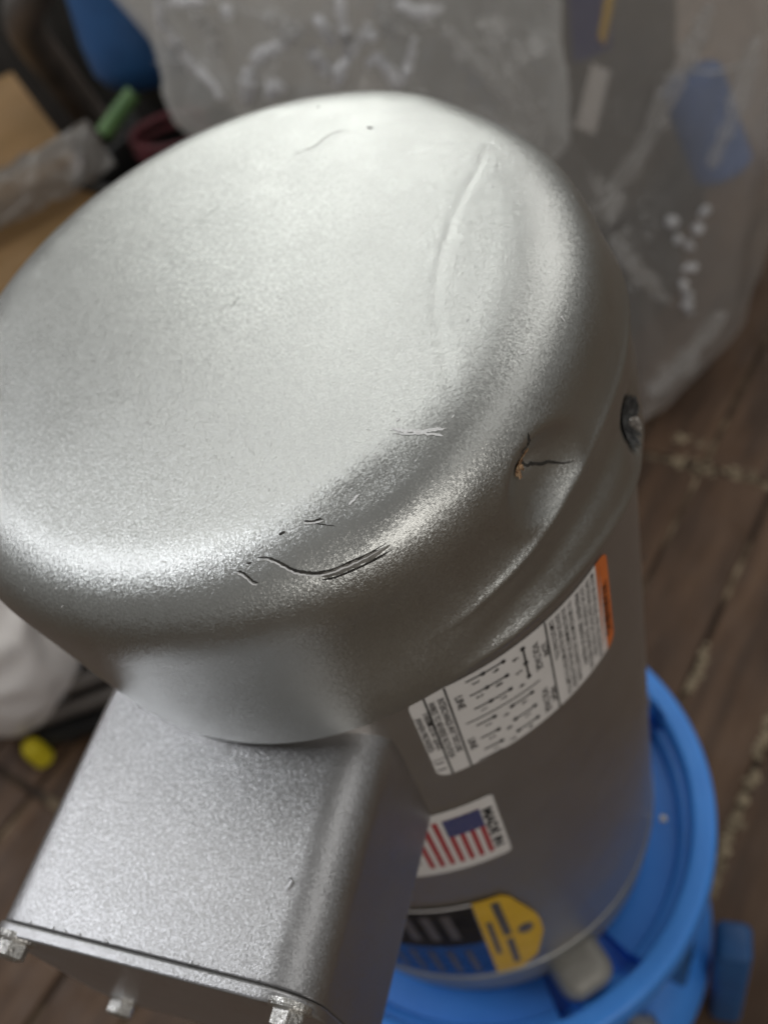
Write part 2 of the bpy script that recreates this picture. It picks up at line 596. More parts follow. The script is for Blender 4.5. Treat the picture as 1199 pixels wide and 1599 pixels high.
def s_of(rho, az, z):
    """arc length of a point on the undented cover"""
    if rho < L_TOP:
        return rho
    if z > H - RFX + 1e-3:
        ph = np.linspace(0, math.pi / 2, 800)
        k = np.argmin((RT - RFX + RFX * np.sin(ph) ** PEX - rho) ** 2 + (H - RFX + RFX * np.abs(np.cos(ph)) ** PEX - z) ** 2)
        return L_TOP + RFX * ph[k]
    return L_TOP + L_FIL + (H - RFX - z)


def ribbon(pts, width, lift=0.0016, taper=True, jit=0.0, n=6, side=0.0):
    """a thin mark that follows the fan cover"""
    q = [(math.radians(a), s_of(r, a, z)) for r, a, z in pts]
    q = np.array(smooth_path([np.array(x) for x in q], n))
    if jit:
        q = q + nrg.normal(0, jit, q.shape) * np.array([1, 1])
    P = surf(q[:, 0], q[:, 1])
    Nn = surf_n(q[:, 0], q[:, 1])
    T = np.gradient(P, axis=0)
    T /= np.linalg.norm(T, axis=1, keepdims=True) + 1e-12
    Sd = np.cross(Nn, T)
    t = np.linspace(0, 1, len(P))
    w = width * (np.clip(np.minimum(t, 1 - t) * 6, 0.15, 1) if taper else np.ones(len(P)))
    w = w * (0.75 + 0.5 * nrg.random(len(P)))
    C = P + Nn * lift + Sd * side
    v = np.concatenate([C + Sd * w[:, None] / 2, C - Sd * w[:, None] / 2])
    m = len(P)
    return v, [(i, i + 1, m + i + 1, m + i) for i in range(m - 1)]


SCR = [
    ([(0.883, -76.5, 0.692), (0.894, -74.7, 0.688), (0.913, -73.3, 0.678), (0.934, -72.0, 0.662), (0.944, -71.0, 0.654), (0.954, -69.5, 0.643), (0.96, -67.9, 0.636), (0.964, -65.3, 0.632), (0.966, -62.6, 0.628), (0.968, -59.5, 0.626)], 0.006),
    ([(0.898, -79.8, 0.686), (0.903, -79.1, 0.683), (0.915, -78.4, 0.676), (0.927, -77.9, 0.668), (0.933, -77.2, 0.663)], 0.0055),
    ([(0.889, -78.1, 0.69), (0.89, -77.3, 0.689)], 0.0045),
    ([(0.854, -72.2, 0.7), (0.853, -71.1, 0.7)], 0.0075),
    ([(0.848, -68.0, 0.701), (0.858, -66.7, 0.699), (0.863, -65.2, 0.698)], 0.005),
    ([(0.85, -67.7, 0.701), (0.871, -66.0, 0.696), (0.892, -64.1, 0.688)], 0.0028),
    ([(0.553, 74.5, 0.703), (0.578, 71.0, 0.703), (0.6, 67.1, 0.703), (0.642, 65.8, 0.703), (0.664, 63.3, 0.703), (0.676, 59.8, 0.703)], 0.0042),
    ([(0.695, 55.5, 0.703), (0.697, 53.6, 0.703)], 0.009),
    ([(0.791, 73.9, 0.703), (0.792, 73.3, 0.703)], 0.01),
    ([(0.069, -21.0, 0.703), (0.077, -44.2, 0.703), (0.087, -63.2, 0.703)], 0.0026),
    ([(0.406, 98.3, 0.703), (0.369, 104.9, 0.703), (0.338, 112.6, 0.703)], 0.0022),
]
for k, (pts, w) in enumerate(SCR):
    obj("scratch", *ribbon(pts, w * ((1.0 if k == 0 else 0.72) if k < 6 else 0.6), jit=0.0005), M_CRACK if k < 6 or k in (7, 8) else M_HAIR, cover)
for k in (0, 1, 4):            # paint lifted along one edge of the deeper scratches
    obj("lifted_edge", *ribbon(SCR[k][0], 0.0035, side=-0.0055, jit=0.0005, lift=0.002), M_SCUFF, cover)
# the long front scratch opens into a folded lip
fold = [(0.959, -69.2, 0.635), (0.965, -67.6, 0.628), (0.969, -65.0, 0.624), (0.971, -62.3, 0.62), (0.973, -59.2, 0.618)]
obj("folded_lip", *ribbon(fold, 0.014), M_FOLD, cover)
obj("scratch", *ribbon([(r + .004, a, z - .012) for r, a, z in fold], 0.0040, lift=0.0026), M_CRACK, cover)
WH = [
    ([(0.774, -48.4, 0.703), (0.799, -47.3, 0.703), (0.83, -45.8, 0.703), (0.852, -44.2, 0.7), (0.872, -42.8, 0.696)], 0.0085),
    ([(0.789, -48.6, 0.703), (0.822, -46.7, 0.703), (0.857, -44.8, 0.699), (0.88, -43.8, 0.693)], 0.005),
    ([(0.903, -26.7, 0.683), (0.914, -25.3, 0.677), (0.92, -24.0, 0.673)], 0.0035),
    ([(0.947, -17.0, 0.651), (0.958, -17.6, 0.639)], 0.0045),
    ([(0.742, -23.1, 0.703), (0.741, -22.3, 0.703)], 0.0045),
    ([(0.866, -61.0, 0.697), (0.856, -58.9, 0.7)], 0.005),
]
for pts, w in WH:
    obj("scuff", *ribbon(pts, w, jit=0.0012), M_SCUFF, cover)
tiny = []
for i in range(70):
    az, rr = rng.uniform(-150, 100), math.sqrt(rng.uniform(0.0, 0.95))
    z = H if rr < RT - RF else H - RF + math.sqrt(max(RF ** 2 - (rr - RT + RF) ** 2, 0))
    dl, an = rng.uniform(0.004, 0.022), rng.uniform(0, 6.28)
    tiny.append(ribbon([(rr, az, z), (rr + dl * math.cos(an), az + math.degrees(dl * math.sin(an)), z)], rng.uniform(0.0016, 0.003), n=3))
obj("fine_scratches", *join(tiny), M_SCUFF, cover, kind='stuff')
# torn dent with rust
obj("tear", *ribbon([(0.987, -34.9, 0.59), (0.995, -35.4, 0.565), (0.999, -35.9, 0.543), (1.0, -36.4, 0.523), (1.0, -37.2, 0.517)], 0.006, jit=0.002), M_CRACK, cover)
obj("tear", *ribbon([(1.0, -38.5, 0.489), (1.0, -37.6, 0.491), (1.0, -35.9, 0.463), (1.0, -33.8, 0.426), (1.0, -30.0, 0.362)], 0.008, jit=0.003), M_CRACK, cover)


def patch(outline, c, n=10, lift=0.0022, dome=0.0, rough=0.0):
    """filled patch on the cover; outline as (deg, z) offsets on the side"""
    k = len(outline)
    vs, fs = [], []
    for j in range(n + 1):
        t = j / n
        for (a, z) in outline:
            aa, zz = c[0] + (a - c[0]) * t, c[1] + (z - c[1]) * t
            s = s_of(1.0, aa, zz)
            p = surf(math.radians(aa), s) + surf_n(math.radians(aa), s) * (lift + dome * (1 - t * t) + rough * rng.uniform(-1, 1) * (t < 0.99))
            vs.append(p)
    for j in range(n):
        for i in range(k):
            i2 = (i + 1) % k
            fs.append((j * k + i, (j + 1) * k + i, (j + 1) * k + i2, j * k + i2))
    return np.array(vs), fs


def ragged(c, ra, rz, k=28, j=0.15):
    return [(c[0] + ra * math.cos(t) * (1 + rng.uniform(-j, j)), c[1] + rz * math.sin(t) * (1 + rng.uniform(-j, j)))
            for t in np.linspace(0, 2 * math.pi, k, endpoint=False)]


obj("rust_spot", *patch(ragged((-37.9, 0.498), 1.3, 0.030, j=0.35), (-37.9, 0.500), lift=0.006, rough=0.003), M_RUST, cover)
obj("rust_spot", *patch(ragged((-36.6, 0.538), 0.7, 0.020, j=0.35), (-36.6, 0.538), lift=0.006, rough=0.003), M_RUST, cover)
obj("torn_hole", *patch(ragged((-12.5, 0.13), 4.2, 0.090, k=44, j=0.20), (-12.5, 0.13), lift=0.007, rough=0.0025), M_CHIP, cover,
    label="torn screw hole with chipped black edges")
obj("torn_flap", *patch(ragged((-9.8, 0.085), 1.0, 0.03), (-9.8, 0.085), lift=0.010, dome=0.006, rough=0.005), M_BODY, cover)

# ---- motor body
RB = 0.970
bp_ = [(0.80, 0.12), (0.88, 0.12), (RB - 0.04, 0.075), (RB, 0.035)] + [(RB, z) for z in np.linspace(0.02, -2.58, 12)] + [(RB, -2.60), (RB - 0.015, -2.615), (RB - .08, -2.615)]
obj("motor_body", *revolve(bp_, 192), M_BODY, unit)
bell = [(0.85, -2.60), (RB - 0.02, -2.60), (RB + .004, -2.625), (RB + .004, -2.70), (RB - .01, -2.78), (RB - .03, -2.98), (RB - .06, -3.03), (0.80, -3.04), (0.8, -3.1)]
eb = obj("end_bell", *revolve(bell, 160), M_BELL, unit)
for k in range(4):
    a = math.radians(-57.5 + 90 * k)
    c = (1.0 * math.cos(a), 1.0 * math.sin(a))
    v, f = bevel_box((0.27, 0.27, 0.36), (c[0], c[1], -2.90), 0.085, 5, Matrix.Rotation(a, 3, 'Z') @ Matrix.Rotation(math.radians(10), 3, 'Y'))
    obj("lug", v, f, M_LUG, eb)
v, f = revolve([(0.001, 0.02), (0.016, 0.02), (0.018, 0.015), (0.018, -0.01)], 12, center=(1.0, -0.215, -2.655), axis=(0.97, -0.21, 0))
obj("screw", v, f, M_BOLT, eb)


# ---- terminal box on the motor's side
YAW = math.radians(-101)
U3 = Vector((math.cos(YAW), math.sin(YAW), 0))
V3 = Vector((-math.sin(YAW), math.cos(YAW), 0))


def uvz(u, v, z):
    return tuple(U3 * u + V3 * v + Vector((0, 0, z)))


def rrect(v0, v1, z0, z1, rs, n=12):
    """rounded rectangle outline; rs = radii for (v1,z1) (v0,z1) (v0,z0) (v1,z0)"""
    out = []
    for (cx, cz, a0), r in zip(((v1, z1, 0), (v0, z1, 90), (v0, z0, 180), (v1, z0, 270)), rs):
        ccx = cx - r if cx == v1 else cx + r
        ccz = cz - r if cz == z1 else cz + r
        for t in np.radians(np.linspace(a0, a0 + 90, n)):
            out.append((ccx + r * math.cos(t), ccz + r * math.sin(t)))
    return out


BV0, BV1, BZ0, BZ1 = -0.505, 0.408, -0.83, -0.118
RR = (0.13, 0.085, 0.10, 0.10)


def slab(u0, u1, grow, bev, mat, name, parent, nseg=6, wob=0.0, nu=8):
    rings = []
    us = [(u0, 0.0)] if not bev else []
    if bev:
        for t in np.linspace(0, math.pi / 2, nseg):
            rings.append((u0 + bev - bev * math.cos(t), grow - bev + bev * math.sin(t)))
    else:
        rings.append((u0, grow))
    for u in np.linspace(u0 + bev, u1 - bev, nu):
        rings.append((u, grow))
    if bev:
        for t in np.linspace(math.pi / 2, 0, nseg):
            rings.append((u1 - bev + bev * math.cos(t), grow - bev + bev * math.sin(t)))
    vs = []
    for u, g in rings:
        o = rrect(BV0 - g, BV1 + g, BZ0 - g, BZ1 + g, [max(r + g, 0.01) for r in RR])
        for (a, b) in o:
            w = wob * mnoise.noise(Vector((a * 9, b * 9, u * 60))) if wob else 0
            vs.append(uvz(u + w, a, b))
    n = len(o)
    fs = []
    for i in range(len(rings) - 1):
        for k in range(n):
            k2 = (k + 1) % n
            fs.append((i * n + k, i * n + k2, (i + 1) * n + k2, (i + 1) * n + k))
    fs.append(tuple(range(n))[::-1])
    fs.append(tuple(range((len(rings) - 1) * n, len(rings) * n)))
    fs = [q[::-1] for q in fs]
    return obj(name, vs, fs, mat, parent)


tbox = slab(0.80, 1.566, 0.0, 0.006, M_BOX, "terminal_box", unit, nu=6)
slab(1.564, 1.5690, -0.003, 0.0, M_DGREY, "gasket", tbox)
slab(1.5685, 1.602, 0.008, 0.007, M_BOX, "cover_plate", tbox, wob=0.006)
for (bv, bz) in ((-0.432, -0.158), (0.362, -0.130), (-0.420, -0.785), (0.345, -0.725)):
    c = uvz(1.60, bv, bz)
    v, f = revolve([(0.001, 0.014), (0.040, 0.012), (0.053, 0.006), (0.055, 0.0), (0.055, -0.01)], 28, center=c, axis=tuple(U3))
    wv = (v, f)
    v, f = revolve([(0.001, 0.050), (0.030, 0.050), (0.041, 0.044), (0.042, 0.008)], 6, center=c, axis=tuple(U3))
    ph = rng.uniform(0, 1)
    o = obj("bolt", *join([wv, (v, f)]), M_BOLT, tbox, smooth=False)
# chipped bead of paint along the seam
chips = []
for k in range(8):
    t = rng.uniform(BV0 + 0.1, BV1 - 0.12)
    w = rng.uniform(0.004, 0.012)
    chips.append(bevel_box((w, rng.uniform(.004, .010), rng.uniform(.003, .007)), uvz(1.560, t, BZ1 + .001), 0.001, 1, Matrix.Rotation(YAW + 1.57 + rng.uniform(-.4, .4), 3, 'Z')))
obj("paint_chips", *join(chips), M_BOX, tbox, kind='stuff')
v1, f1 = tube([uvz(1.325, 0.272, BZ1 + .001), uvz(1.33, 0.28, BZ1 + .004), uvz(1.35, 0.272, BZ1 + .001)], 0.006, 6)
obj("paint_drip", v1, f1, M_BOX, tbox)


# ---- stickers bent round the body; local x runs down the motor, local y runs round it
class Sticker:
    def __init__(self, az0, z0, R=RB):
        self.az0, self.z0, self.R = math.radians(az0), z0, R

    def at(self, x, y, lift):
        a = self.az0 + y / self.R
        r = self.R + lift
        return (r * math.cos(a), r * math.sin(a), self.z0 - x)

    def sheet(self, poly, lift, nsub=0.02):
        """filled polygon (list of (x,y)), cut into narrow strips in y so that it bends"""
        bm = bmesh.new()
        vs = [bm.verts.new((p[0], p[1], 0)) for p in poly]
        bm.faces.new(vs)
        ys = [p[1] for p in poly]
        y = min(ys) + nsub
        while y < max(ys) - 1e-4:
            bmesh.ops.bisect_plane(bm, geom=bm.verts[:] + bm.edges[:] + bm.faces[:], plane_co=(0, y, 0), plane_no=(0, 1, 0))
            y += nsub
        bm.verts.index_update()
        v = [self.at(q.co.x, q.co.y, lift) for q in bm.verts]
        f = [tuple(q.index for q in r.verts) for r in bm.faces]
        bm.free()
        # faces look outwards
        out = []
        for q in f:
            a, b, c = (Vector(v[i]) for i in q[:3])
            nrm = (b - a).cross(c - a)
            out.append(q if nrm.dot(Vector((a.x, a.y, 0))) > 0 else q[::-1])
        return np.array(v), out

    def line(self, a, b, w, lift):
        a, b = Vector(a), Vector(b)
        d = (b - a).normalized()
        n = Vector((-d.y, d.x)) * (w / 2)
        return self.sheet([tuple(a + n), tuple(b + n), tuple(b - n), tuple(a - n)], lift)

    def dot(self, c, r, lift, n=12):
        return self.sheet([(c[0] + r * math.cos(t), c[1] + r * math.sin(t)) for t in np.linspace(0, 2 * math.pi, n, endpoint=False)], lift)

    def text(self, body, x0, y0, size, lift, length=None, bold=0.005):
        """reads down the motor; x0,y0 = start of the baseline; length = fit to this run"""
        cu = bpy.data.curves.new("t", 'FONT')
        cu.body = body
        cu.size = size
        cu.resolution_u = 2
        cu.offset = size * bold
        o = bpy.data.objects.new("t", cu)
        COL.objects.link(o)
        dg = bpy.context.evaluated_depsgraph_get()
        me = bpy.data.meshes.new_from_object(o.evaluated_get(dg))
        co = np.array([q.co[:] for q in me.vertices]).reshape(-1, 3)
        f = [tuple(p.vertices) for p in me.polygons]
        bpy.data.objects.remove(o)
        bpy.data.curves.remove(cu)
        bpy.data.meshes.remove(me)
        k = 1.0 if length is None else length / max(co[:, 0].max(), 1e-6)
        v = [self.at(x0 + q[0] * k, y0 + q[1], lift) for q in co]
        out = []
        for q in f:
            a, b, c = (Vector(v[i]) for i in q[:3])
            nrm = (b - a).cross(c - a)
            out.append(q if nrm.dot(Vector((a.x, a.y, 0))) > 0 else q[::-1])
        return np.array(v), out


def round_poly(x0, x1, y0, y1, r, n=6):
    out = []
    for (cx, cy, a0) in ((x1 - r, y1 - r, 0), (x0 + r, y1 - r, 90), (x0 + r, y0 + r, 180), (x1 - r, y0 + r, 270)):
        for t in np.radians(np.linspace(a0, a0 + 90, n)):
            out.append((cx + r * math.cos(t), cy + r * math.sin(t)))
    return out


st = Sticker(-71.9, -0.035)
LW, LH = 0.472, 0.724
wl = obj("wiring_label", *st.sheet(round_poly(-0.004, LW, 0.0, LH, 0.045), 0.003), M_WHITE, unit, label="white wiring label with an orange warning bar")
bar = [p for p in round_poly(-0.006, LW + .002, 0.0, LH + .002, 0.045) if p[1] > 0.66]
bar = sorted(bar, key=lambda p: math.atan2(p[1] - 0.69, p[0] - LW / 2))
obj("warning_bar", *st.sheet([(-0.006, 0.662), (LW + .002, 0.662)] + bar, 0.0042), M_ORANGE, wl)
K = 0.0056
ink = []
ink.append(st.text("WARNING", 0.125, 0.680, 0.044, K + .001, 0.27))
for i, (tx, ln) in enumerate((("MUST BE INSTALLED AND GROUNDED PER", .445), ("NATIONAL ELECTRICAL CODE AND", .40), ("LOCAL CODES BY QUALIFIED PERSONS", .44), ("PREVENT SERIOUS INJURY", .385))):
    ink.append(st.text(tx, 0.010, 0.632 - 0.0255 * i, 0.024, K, ln))
for i, (tx, ln) in enumerate((("TO SERVICE MOTOR, DISCONNECT POWER", .43), ("SOURCE FROM MOTOR AND ALL ACCESSORY", .44), ("DEVICES AND ALLOW MOTOR TO COME TO A", .44), ("COMPLETE STAND STILL", .205))):
    ink.append(st.text(tx, 0.010, 0.522 - 0.0248 * i, 0.024, K, ln))
for y in (0.434, 0.108, 0.048):
    ink.append(st.line((-0.003, y), (LW - .002, y - .003), 0.0055, K))
ink.append(st.text("LOW", 0.082, 0.409, 0.033, K, 0.072))
ink.append(st.text("VOLTAGE", 0.049, 0.378, 0.033, K, 0.14))
ink.append(st.text("HIGH", 0.330, 0.409, 0.033, K, 0.078))
ink.append(st.text("VOLTAGE", 0.300, 0.378, 0.033, K, 0.14))
ink.append(st.line((0.030, 0.350), (0.178, 0.349), 0.006, K))
for x in (0.030, 0.105, 0.178):
    ink.append(st.dot((x, 0.349), 0.0085, K + .0006))
for x, ch in ((0.047, "6"), (0.118, "5"), (0.190, "4")):
    ink.append(st.text(ch, x, 0.311, 0.030, K))
for x, a, b in ((0.022, "9", "3"), (0.097, "8", "2"), (0.173, "7", "1")):
    ink.append(st.line((x - .003, 0.167), (x + .003, 0.284), 0.005, K))
    ink.append(st.dot((x, 0.220), 0.008, K + .0006))
    ink.append(st.dot((x + .003, 0.284), 0.008, K + .0006))
    ink.append(st.text(a, x + .015, 0.246, 0.030, K))
    ink.append(st.text(b, x + .015, 0.184, 0.030, K))
ink.append(st.line((0.224, 0.131), (0.240, 0.382), 0.004, K))
for x, a, b, c in ((0.266, "6", "9", "3"), (0.346, "5", "8", "2"), (0.419, "4", "7", "1")):
    ink.append(st.line((x, 0.275), (x + .003, 0.346), 0.005, K))
    ink.append(st.dot((x, 0.275), 0.008, K + .0006))
    ink.append(st.dot((x + .003, 0.346), 0.008, K + .0006))
    ink.append(st.text(a, x + .018, 0.307, 0.028, K))
    ink.append(st.text(b, x + .018, 0.241, 0.028, K))
    ink.append(st.line((x - .006, 0.158), (x - .003, 0.216), 0.005, K))
    ink.append(st.dot((x - .003, 0.216), 0.008, K + .0006))
    ink.append(st.text(c, x + .014, 0.183, 0.028, K))
ink.append(st.text("LINE", 0.066, 0.126, 0.032, K, 0.072))
ink.append(st.text("LINE", 0.312, 0.120, 0.032, K, 0.068))
ink.append(st.line((0.462, 0.130), (0.466, 0.214), 0.004, K))
ink.append(st.text("INTERCHANGE ANY TWO LINE", 0.038, 0.079, 0.029, K, 0.318))
ink.append(st.text("WIRES TO REVERSE ROTATION", 0.038, 0.053, 0.027, K, 0.333))
ink.append(st.text("THERMOSTAT LEADS", 0.075, 0.029, 0.026, K, 0.225))
ink.append(st.text("(WHEN PROVIDED)", 0.092, 0.004, 0.026, K, 0.205))
ink.append(st.text("J  J", 0.374, 0.013, 0.030, K, 0.050, 0.0))
for (a, b) in (((0.355, 0.044), (0.355, 0.002)),):
    ink.append(st.line(a, b, 0.0025, K))
obj("lettering", *join(ink), M_INK, wl, smooth=False)

fs_ = Sticker(-64.0, -0.745)
fl = obj("flag_sticker", *fs_.sheet(round_poly(0.0, 0.497, -0.405, 0.0, 0.02), 0.003), M_WHITE, unit, label="white sticker with the flag of the United States")
FX0, FX1, FY1, FY0 = 0.062, 0.432, -0.058, -0.292
sh = (FY1 - FY0) / 13
for i in range(0, 13, 2):
    obj("red_stripe", *fs_.sheet([(FX0, FY1 - sh * i), (FX1, FY1 - sh * i), (FX1, FY1 - sh * (i + 1)), (FX0, FY1 - sh * (i + 1))], 0.0045), M_RED, fl, smooth=False)
ux1 = FX0 + 0.138
obj("flag_canton", *fs_.sheet([(FX0, FY1 + .001), (ux1, FY1 + .001), (ux1, FY1 - sh * 7), (FX0, FY1 - sh * 7)], 0.0058), M_NAVY, fl, smooth=False)
stars = []
for i in range(9):
    for j in range(6 if i % 2 == 0 else 5):
        cx = FX0 + 0.0115 * (1 + 2 * j + (i % 2))
        cy = FY1 - sh * 7 * (i + 1) / 10
        pts = [(cx + (0.0042 if k % 2 == 0 else 0.0017) * math.cos(math.pi / 2 + k * math.pi / 5), cy + (0.0042 if k % 2 == 0 else 0.0017) * math.sin(math.pi / 2 + k * math.pi / 5)) for k in range(10)]
        stars.append(fs_.sheet(pts, 0.0068))
obj("stars", *join(stars), M_WHITE, fl, smooth=False)
obj("lettering", *fs_.text("MADE IN", 0.080, -0.050, 0.050, 0.005, 0.33, 0.035), M_INK, fl, smooth=False)
obj("lettering", *fs_.text("U.S.A.", 0.17, -0.345, 0.044, 0.005, 0.25), M_INK, fl, smooth=False)

np_ = Sticker(-89.0, -1.605)
PL0 = -0.75
plate = obj("nameplate", *np_.sheet([(0, PL0), (0.955, PL0), (0.955, 0.185), (-0.004, 0.205)], 0.006, 0.03), M_PLATE, unit, label="metal nameplate with a yellow tag at its end")
obj("reflection_panel", *np_.sheet([(0.022, PL0 + .02), (0.50, PL0 + .02), (0.48, 0.185), (0.022, 0.198)], 0.0075, 0.03), M_PLATEDARK, plate)  # dark table print and the metal's dark reflection, painted as colour
obj("reflection_panel", *np_.sheet([(0.51, PL0 + .02), (0.94, PL0 + .02), (0.94, 0.180), (0.49, 0.183)], 0.0075, 0.03), M_PLATENAVY, plate)  # blue band painted as the flange's reflection in the metal
obj("bright_edge", *np_.sheet([(0.0, PL0), (0.020, PL0), (0.020, 0.198), (-0.003, 0.203)], 0.0085, 0.03), M_WHITE, plate)
fields = []
for k in range(9):
    y = 0.10 - 0.083 * k
    fields.append(np_.sheet([(0.09, y), (0.40, y), (0.40, y - 0.040), (0.09, y - 0.040)], 0.0085))
    fields.append(np_.sheet([(0.56, y + .012), (0.90, y + .012), (0.90, y - 0.016), (0.56, y - 0.016)], 0.0085))
obj("plate_fields", *join(fields), M_PIPE, plate, smooth=False)
ytag = obj("yellow_tag", *np_.sheet([(-0.006, 0.205), (0.958, 0.172), (0.968, 0.285), (0.86, 0.375), (0.60, 0.432), (0.45, 0.437), (0.34, 0.425), (0.045, 0.352), (-0.006, 0.320)], 0.009), M_YELLOW, plate)
bars = [np_.sheet([(0.05, 0.305), (0.47, 0.305), (0.47, 0.270), (0.05, 0.270)], 0.0105), np_.sheet([(0.52, 0.302), (0.87, 0.292), (0.87, 0.262), (0.52, 0.272)], 0.0105),
        np_.sheet([(0.25, 0.246), (0.68, 0.232), (0.68, 0.210), (0.25, 0.222)], 0.0105)]
bars.append(np_.sheet([(0.463 + 0.060 * math.cos(t), 0.366 + 0.034 * math.sin(t)) for t in np.linspace(0, 2 * math.pi, 16, endpoint=False)], 0.0105))
obj("lettering", *join(bars), M_PIPE, ytag, smooth=False)
v, f = revolve([(0.001, 0.004), (0.010, 0.003), (0.012, 0)], 10, center=(0.978, -0.10, -0.60), axis=(1, -.1, 0))
obj("screw_hole", v, f, M_CRACK, unit)  # dark disc drawn as a small screw hole in the body

# ---- blue adapter flange, bracket and pump casing
prof = [(0.70, -3.06), (1.085, -3.06), (1.092, -3.05), (1.100, -2.995), (1.112, -2.985), (1.150, -2.985), (1.158, -2.975)]
prof += arc_profile((1.19, -2.90), 0.03, math.pi, math.pi / 2, 5) + arc_profile((1.245, -2.905), 0.04, math.pi / 2, 0, 6) + [(1.287, -3.06), (1.27, -3.13), (1.05, -3.16)]
NR = 720
fv, ff = revolve(prof, NR)
fa = np.degrees(np.arctan2(fv[:, 1], fv[:, 0]))
fr = np.hypot(fv[:, 0], fv[:, 1])
for c in (-46.5, -65.0):
    for k in range(4):
        da = (fa - (c + 90 * k) + 180) % 360 - 180
        cut = (np.abs(da) < 3.0) & (fr < 1.17) & (fr > 0.9) & (fv[:, 2] > -3.08)
        fv[cut, 2] -= 0.10
obj("adapter_flange", fv, ff, M_BLUE, unit)
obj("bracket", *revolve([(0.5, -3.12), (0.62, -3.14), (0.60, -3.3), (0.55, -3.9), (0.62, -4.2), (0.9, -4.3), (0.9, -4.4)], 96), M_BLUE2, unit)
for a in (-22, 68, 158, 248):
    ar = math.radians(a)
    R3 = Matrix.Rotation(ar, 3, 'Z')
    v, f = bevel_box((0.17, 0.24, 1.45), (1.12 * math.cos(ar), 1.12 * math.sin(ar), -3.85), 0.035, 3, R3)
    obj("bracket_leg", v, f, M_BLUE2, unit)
cas = [(0.3, -4.35), (0.85, -4.36), (1.02, -4.42)] + arc_profile((0.98, -4.75), 0.33, math.pi / 2, -math.pi / 2, 12) + [(0.7, -5.10), (0.5, -5.48), (0.001, -5.48)]
obj("pump_casing", *revolve(cas, 96), M_BLUE, unit)
v, f = bevel_box((0.205, 0.23, 1.56), (1.360, -0.43, -4.72), 0.05, 3, Matrix.Rotation(math.radians(-8), 3, 'Z'))
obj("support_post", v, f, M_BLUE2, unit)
v, f = revolve([(0.001, 0.05), (0.10, 0.05), (0.13, 0.02), (0.13, -0.1)], 6, center=(0.80, -0.86, -4.33))
obj("casing_bolt", v, f, M_BOLT, unit, smooth=False)

# ------------------------------------------------------------------ film and crumple helpers


def worley(P, scale, seed):
    """F2-F1 on a jittered set: ridges like those of crumpled film"""
    r = np.random.default_rng(seed)
    lo, hi = P.min(0) - scale, P.max(0) + scale
    vol = np.prod((hi - lo) / scale)
    n = int(min(900, max(12, vol * 0.9)))
    C = r.uniform(lo, hi, (n, 3))
    out = np.empty(len(P))
    for i in range(0, len(P), 4000):
        d = np.linalg.norm(P[i:i + 4000, None] - C[None], axis=2)
        d.partition(1, axis=1)
        out[i:i + 4000] = d[:, 1] - d[:, 0]
    return out / scale


def film_loft(rings, nu, nv, amps, seed):
    """rings: list of closed polygons [(x,y,z)...] of equal count, bottom to top"""
    rings = [np.array(r, float) for r in rings]
    dense = []
    for r in rings:
        k = len(r)
        q = np.array(smooth_path([r[i % k] for i in range(k + 1)], nu // k))[:-1]
        dense.append(q)
    m = min(len(q) for q in dense)
    D = np.array([q[:m] for q in dense])
    t = np.linspace(0, len(rings) - 1, nv)
    i0 = np.clip(t.astype(int), 0, len(rings) - 2)
    fr = (t - i0)[:, None, None]
    fr = fr * fr * (3 - 2 * fr)
    G = D[i0] * (1 - fr) + D[i0 + 1] * fr
    G = G.transpose(1, 0, 2)
    cen = G.mean(0, keepdims=True)
    nrm = G - cen
    nrm[..., 2] = 0.0
    nrm /= np.linalg.norm(nrm, axis=2, keepdims=True) + 1e-9
    P = G.reshape(-1, 3)
    dsp = np.zeros(len(P))
    for sc, am in amps:
        dsp += am * (0.25 - np.clip(worley(P * np.array([1, 1, 0.6]), sc, seed), 0, 0.6))
        seed += 1
    P = P + nrm.reshape(-1, 3) * dsp[:, None]
    P[:, 2] += 0.35 * dsp
    return P, grid_faces(m, nv, True)


# ------------------------------------------------------------------ a second machine wrapped in clear film, behind
bagged = thing("wrapped_motor", "grey motor with navy nameplate wrapped in clear film behind the silver motor", "motor", (0.6, 7.9, -Z0))
mv, mf = revolve([(0.001, 0.45), (0.9, 0.45), (1.25, 0.38), (1.42, 0.2), (1.45, -0.1), (1.45, -3.9), (1.2, -4.0)], 96, center=(0.55, 7.9, 0))
mb = obj("motor_body", mv, mf, M_GREYP, bagged)
sb = Sticker(-68, -0.2, 1.45)


def on_drum(poly, lift):
    v, f = sb.sheet(poly, lift, 0.08)
    return v + np.array([0.55, 7.9, 0]), f


obj("nameplate", *on_drum([(0.0, -0.14), (1.9, -0.14), (1.9, 0.24), (0.0, 0.24)], 0.01), M_NAVY, bagged)
obj("yellow_stripe", *on_drum([(1.2, 0.25), (1.75, 0.10), (1.85, 0.16), (1.3, 0.34)], 0.02), M_YELLOW, bagged)
obj("pale_highlight", *on_drum([(1.95, 0.02), (2.5, -0.18), (2.65, 0.0), (2.1, 0.2)], 0.02), M_WHITE, bagged)  # highlight on the wrapped drum, painted as a pale patch
obj("base_flange", *revolve([(0.8, -3.9), (1.75, -3.95), (1.8, -4.05), (1.8, -4.25), (1.2, -4.3), (1.1, -5.2), (1.5, -5.3), (1.5, -5.5), (0.01, -5.5)], 80, center=(0.55, 7.9, 0)), M_DGREY, bagged)
d0 = Vector((0.30, -0.25, -0.9)).normalized()
v, f = revolve([(0.001, 0.52), (0.22, 0.51), (0.28, 0.45), (0.28, -0.45), (0.22, -0.51), (0.001, -0.52)], 40, center=(2.13, 6.55, -2.95), axis=tuple(-d0))
obj("outlet_pipe", v, f, M_BLUEP, bagged)

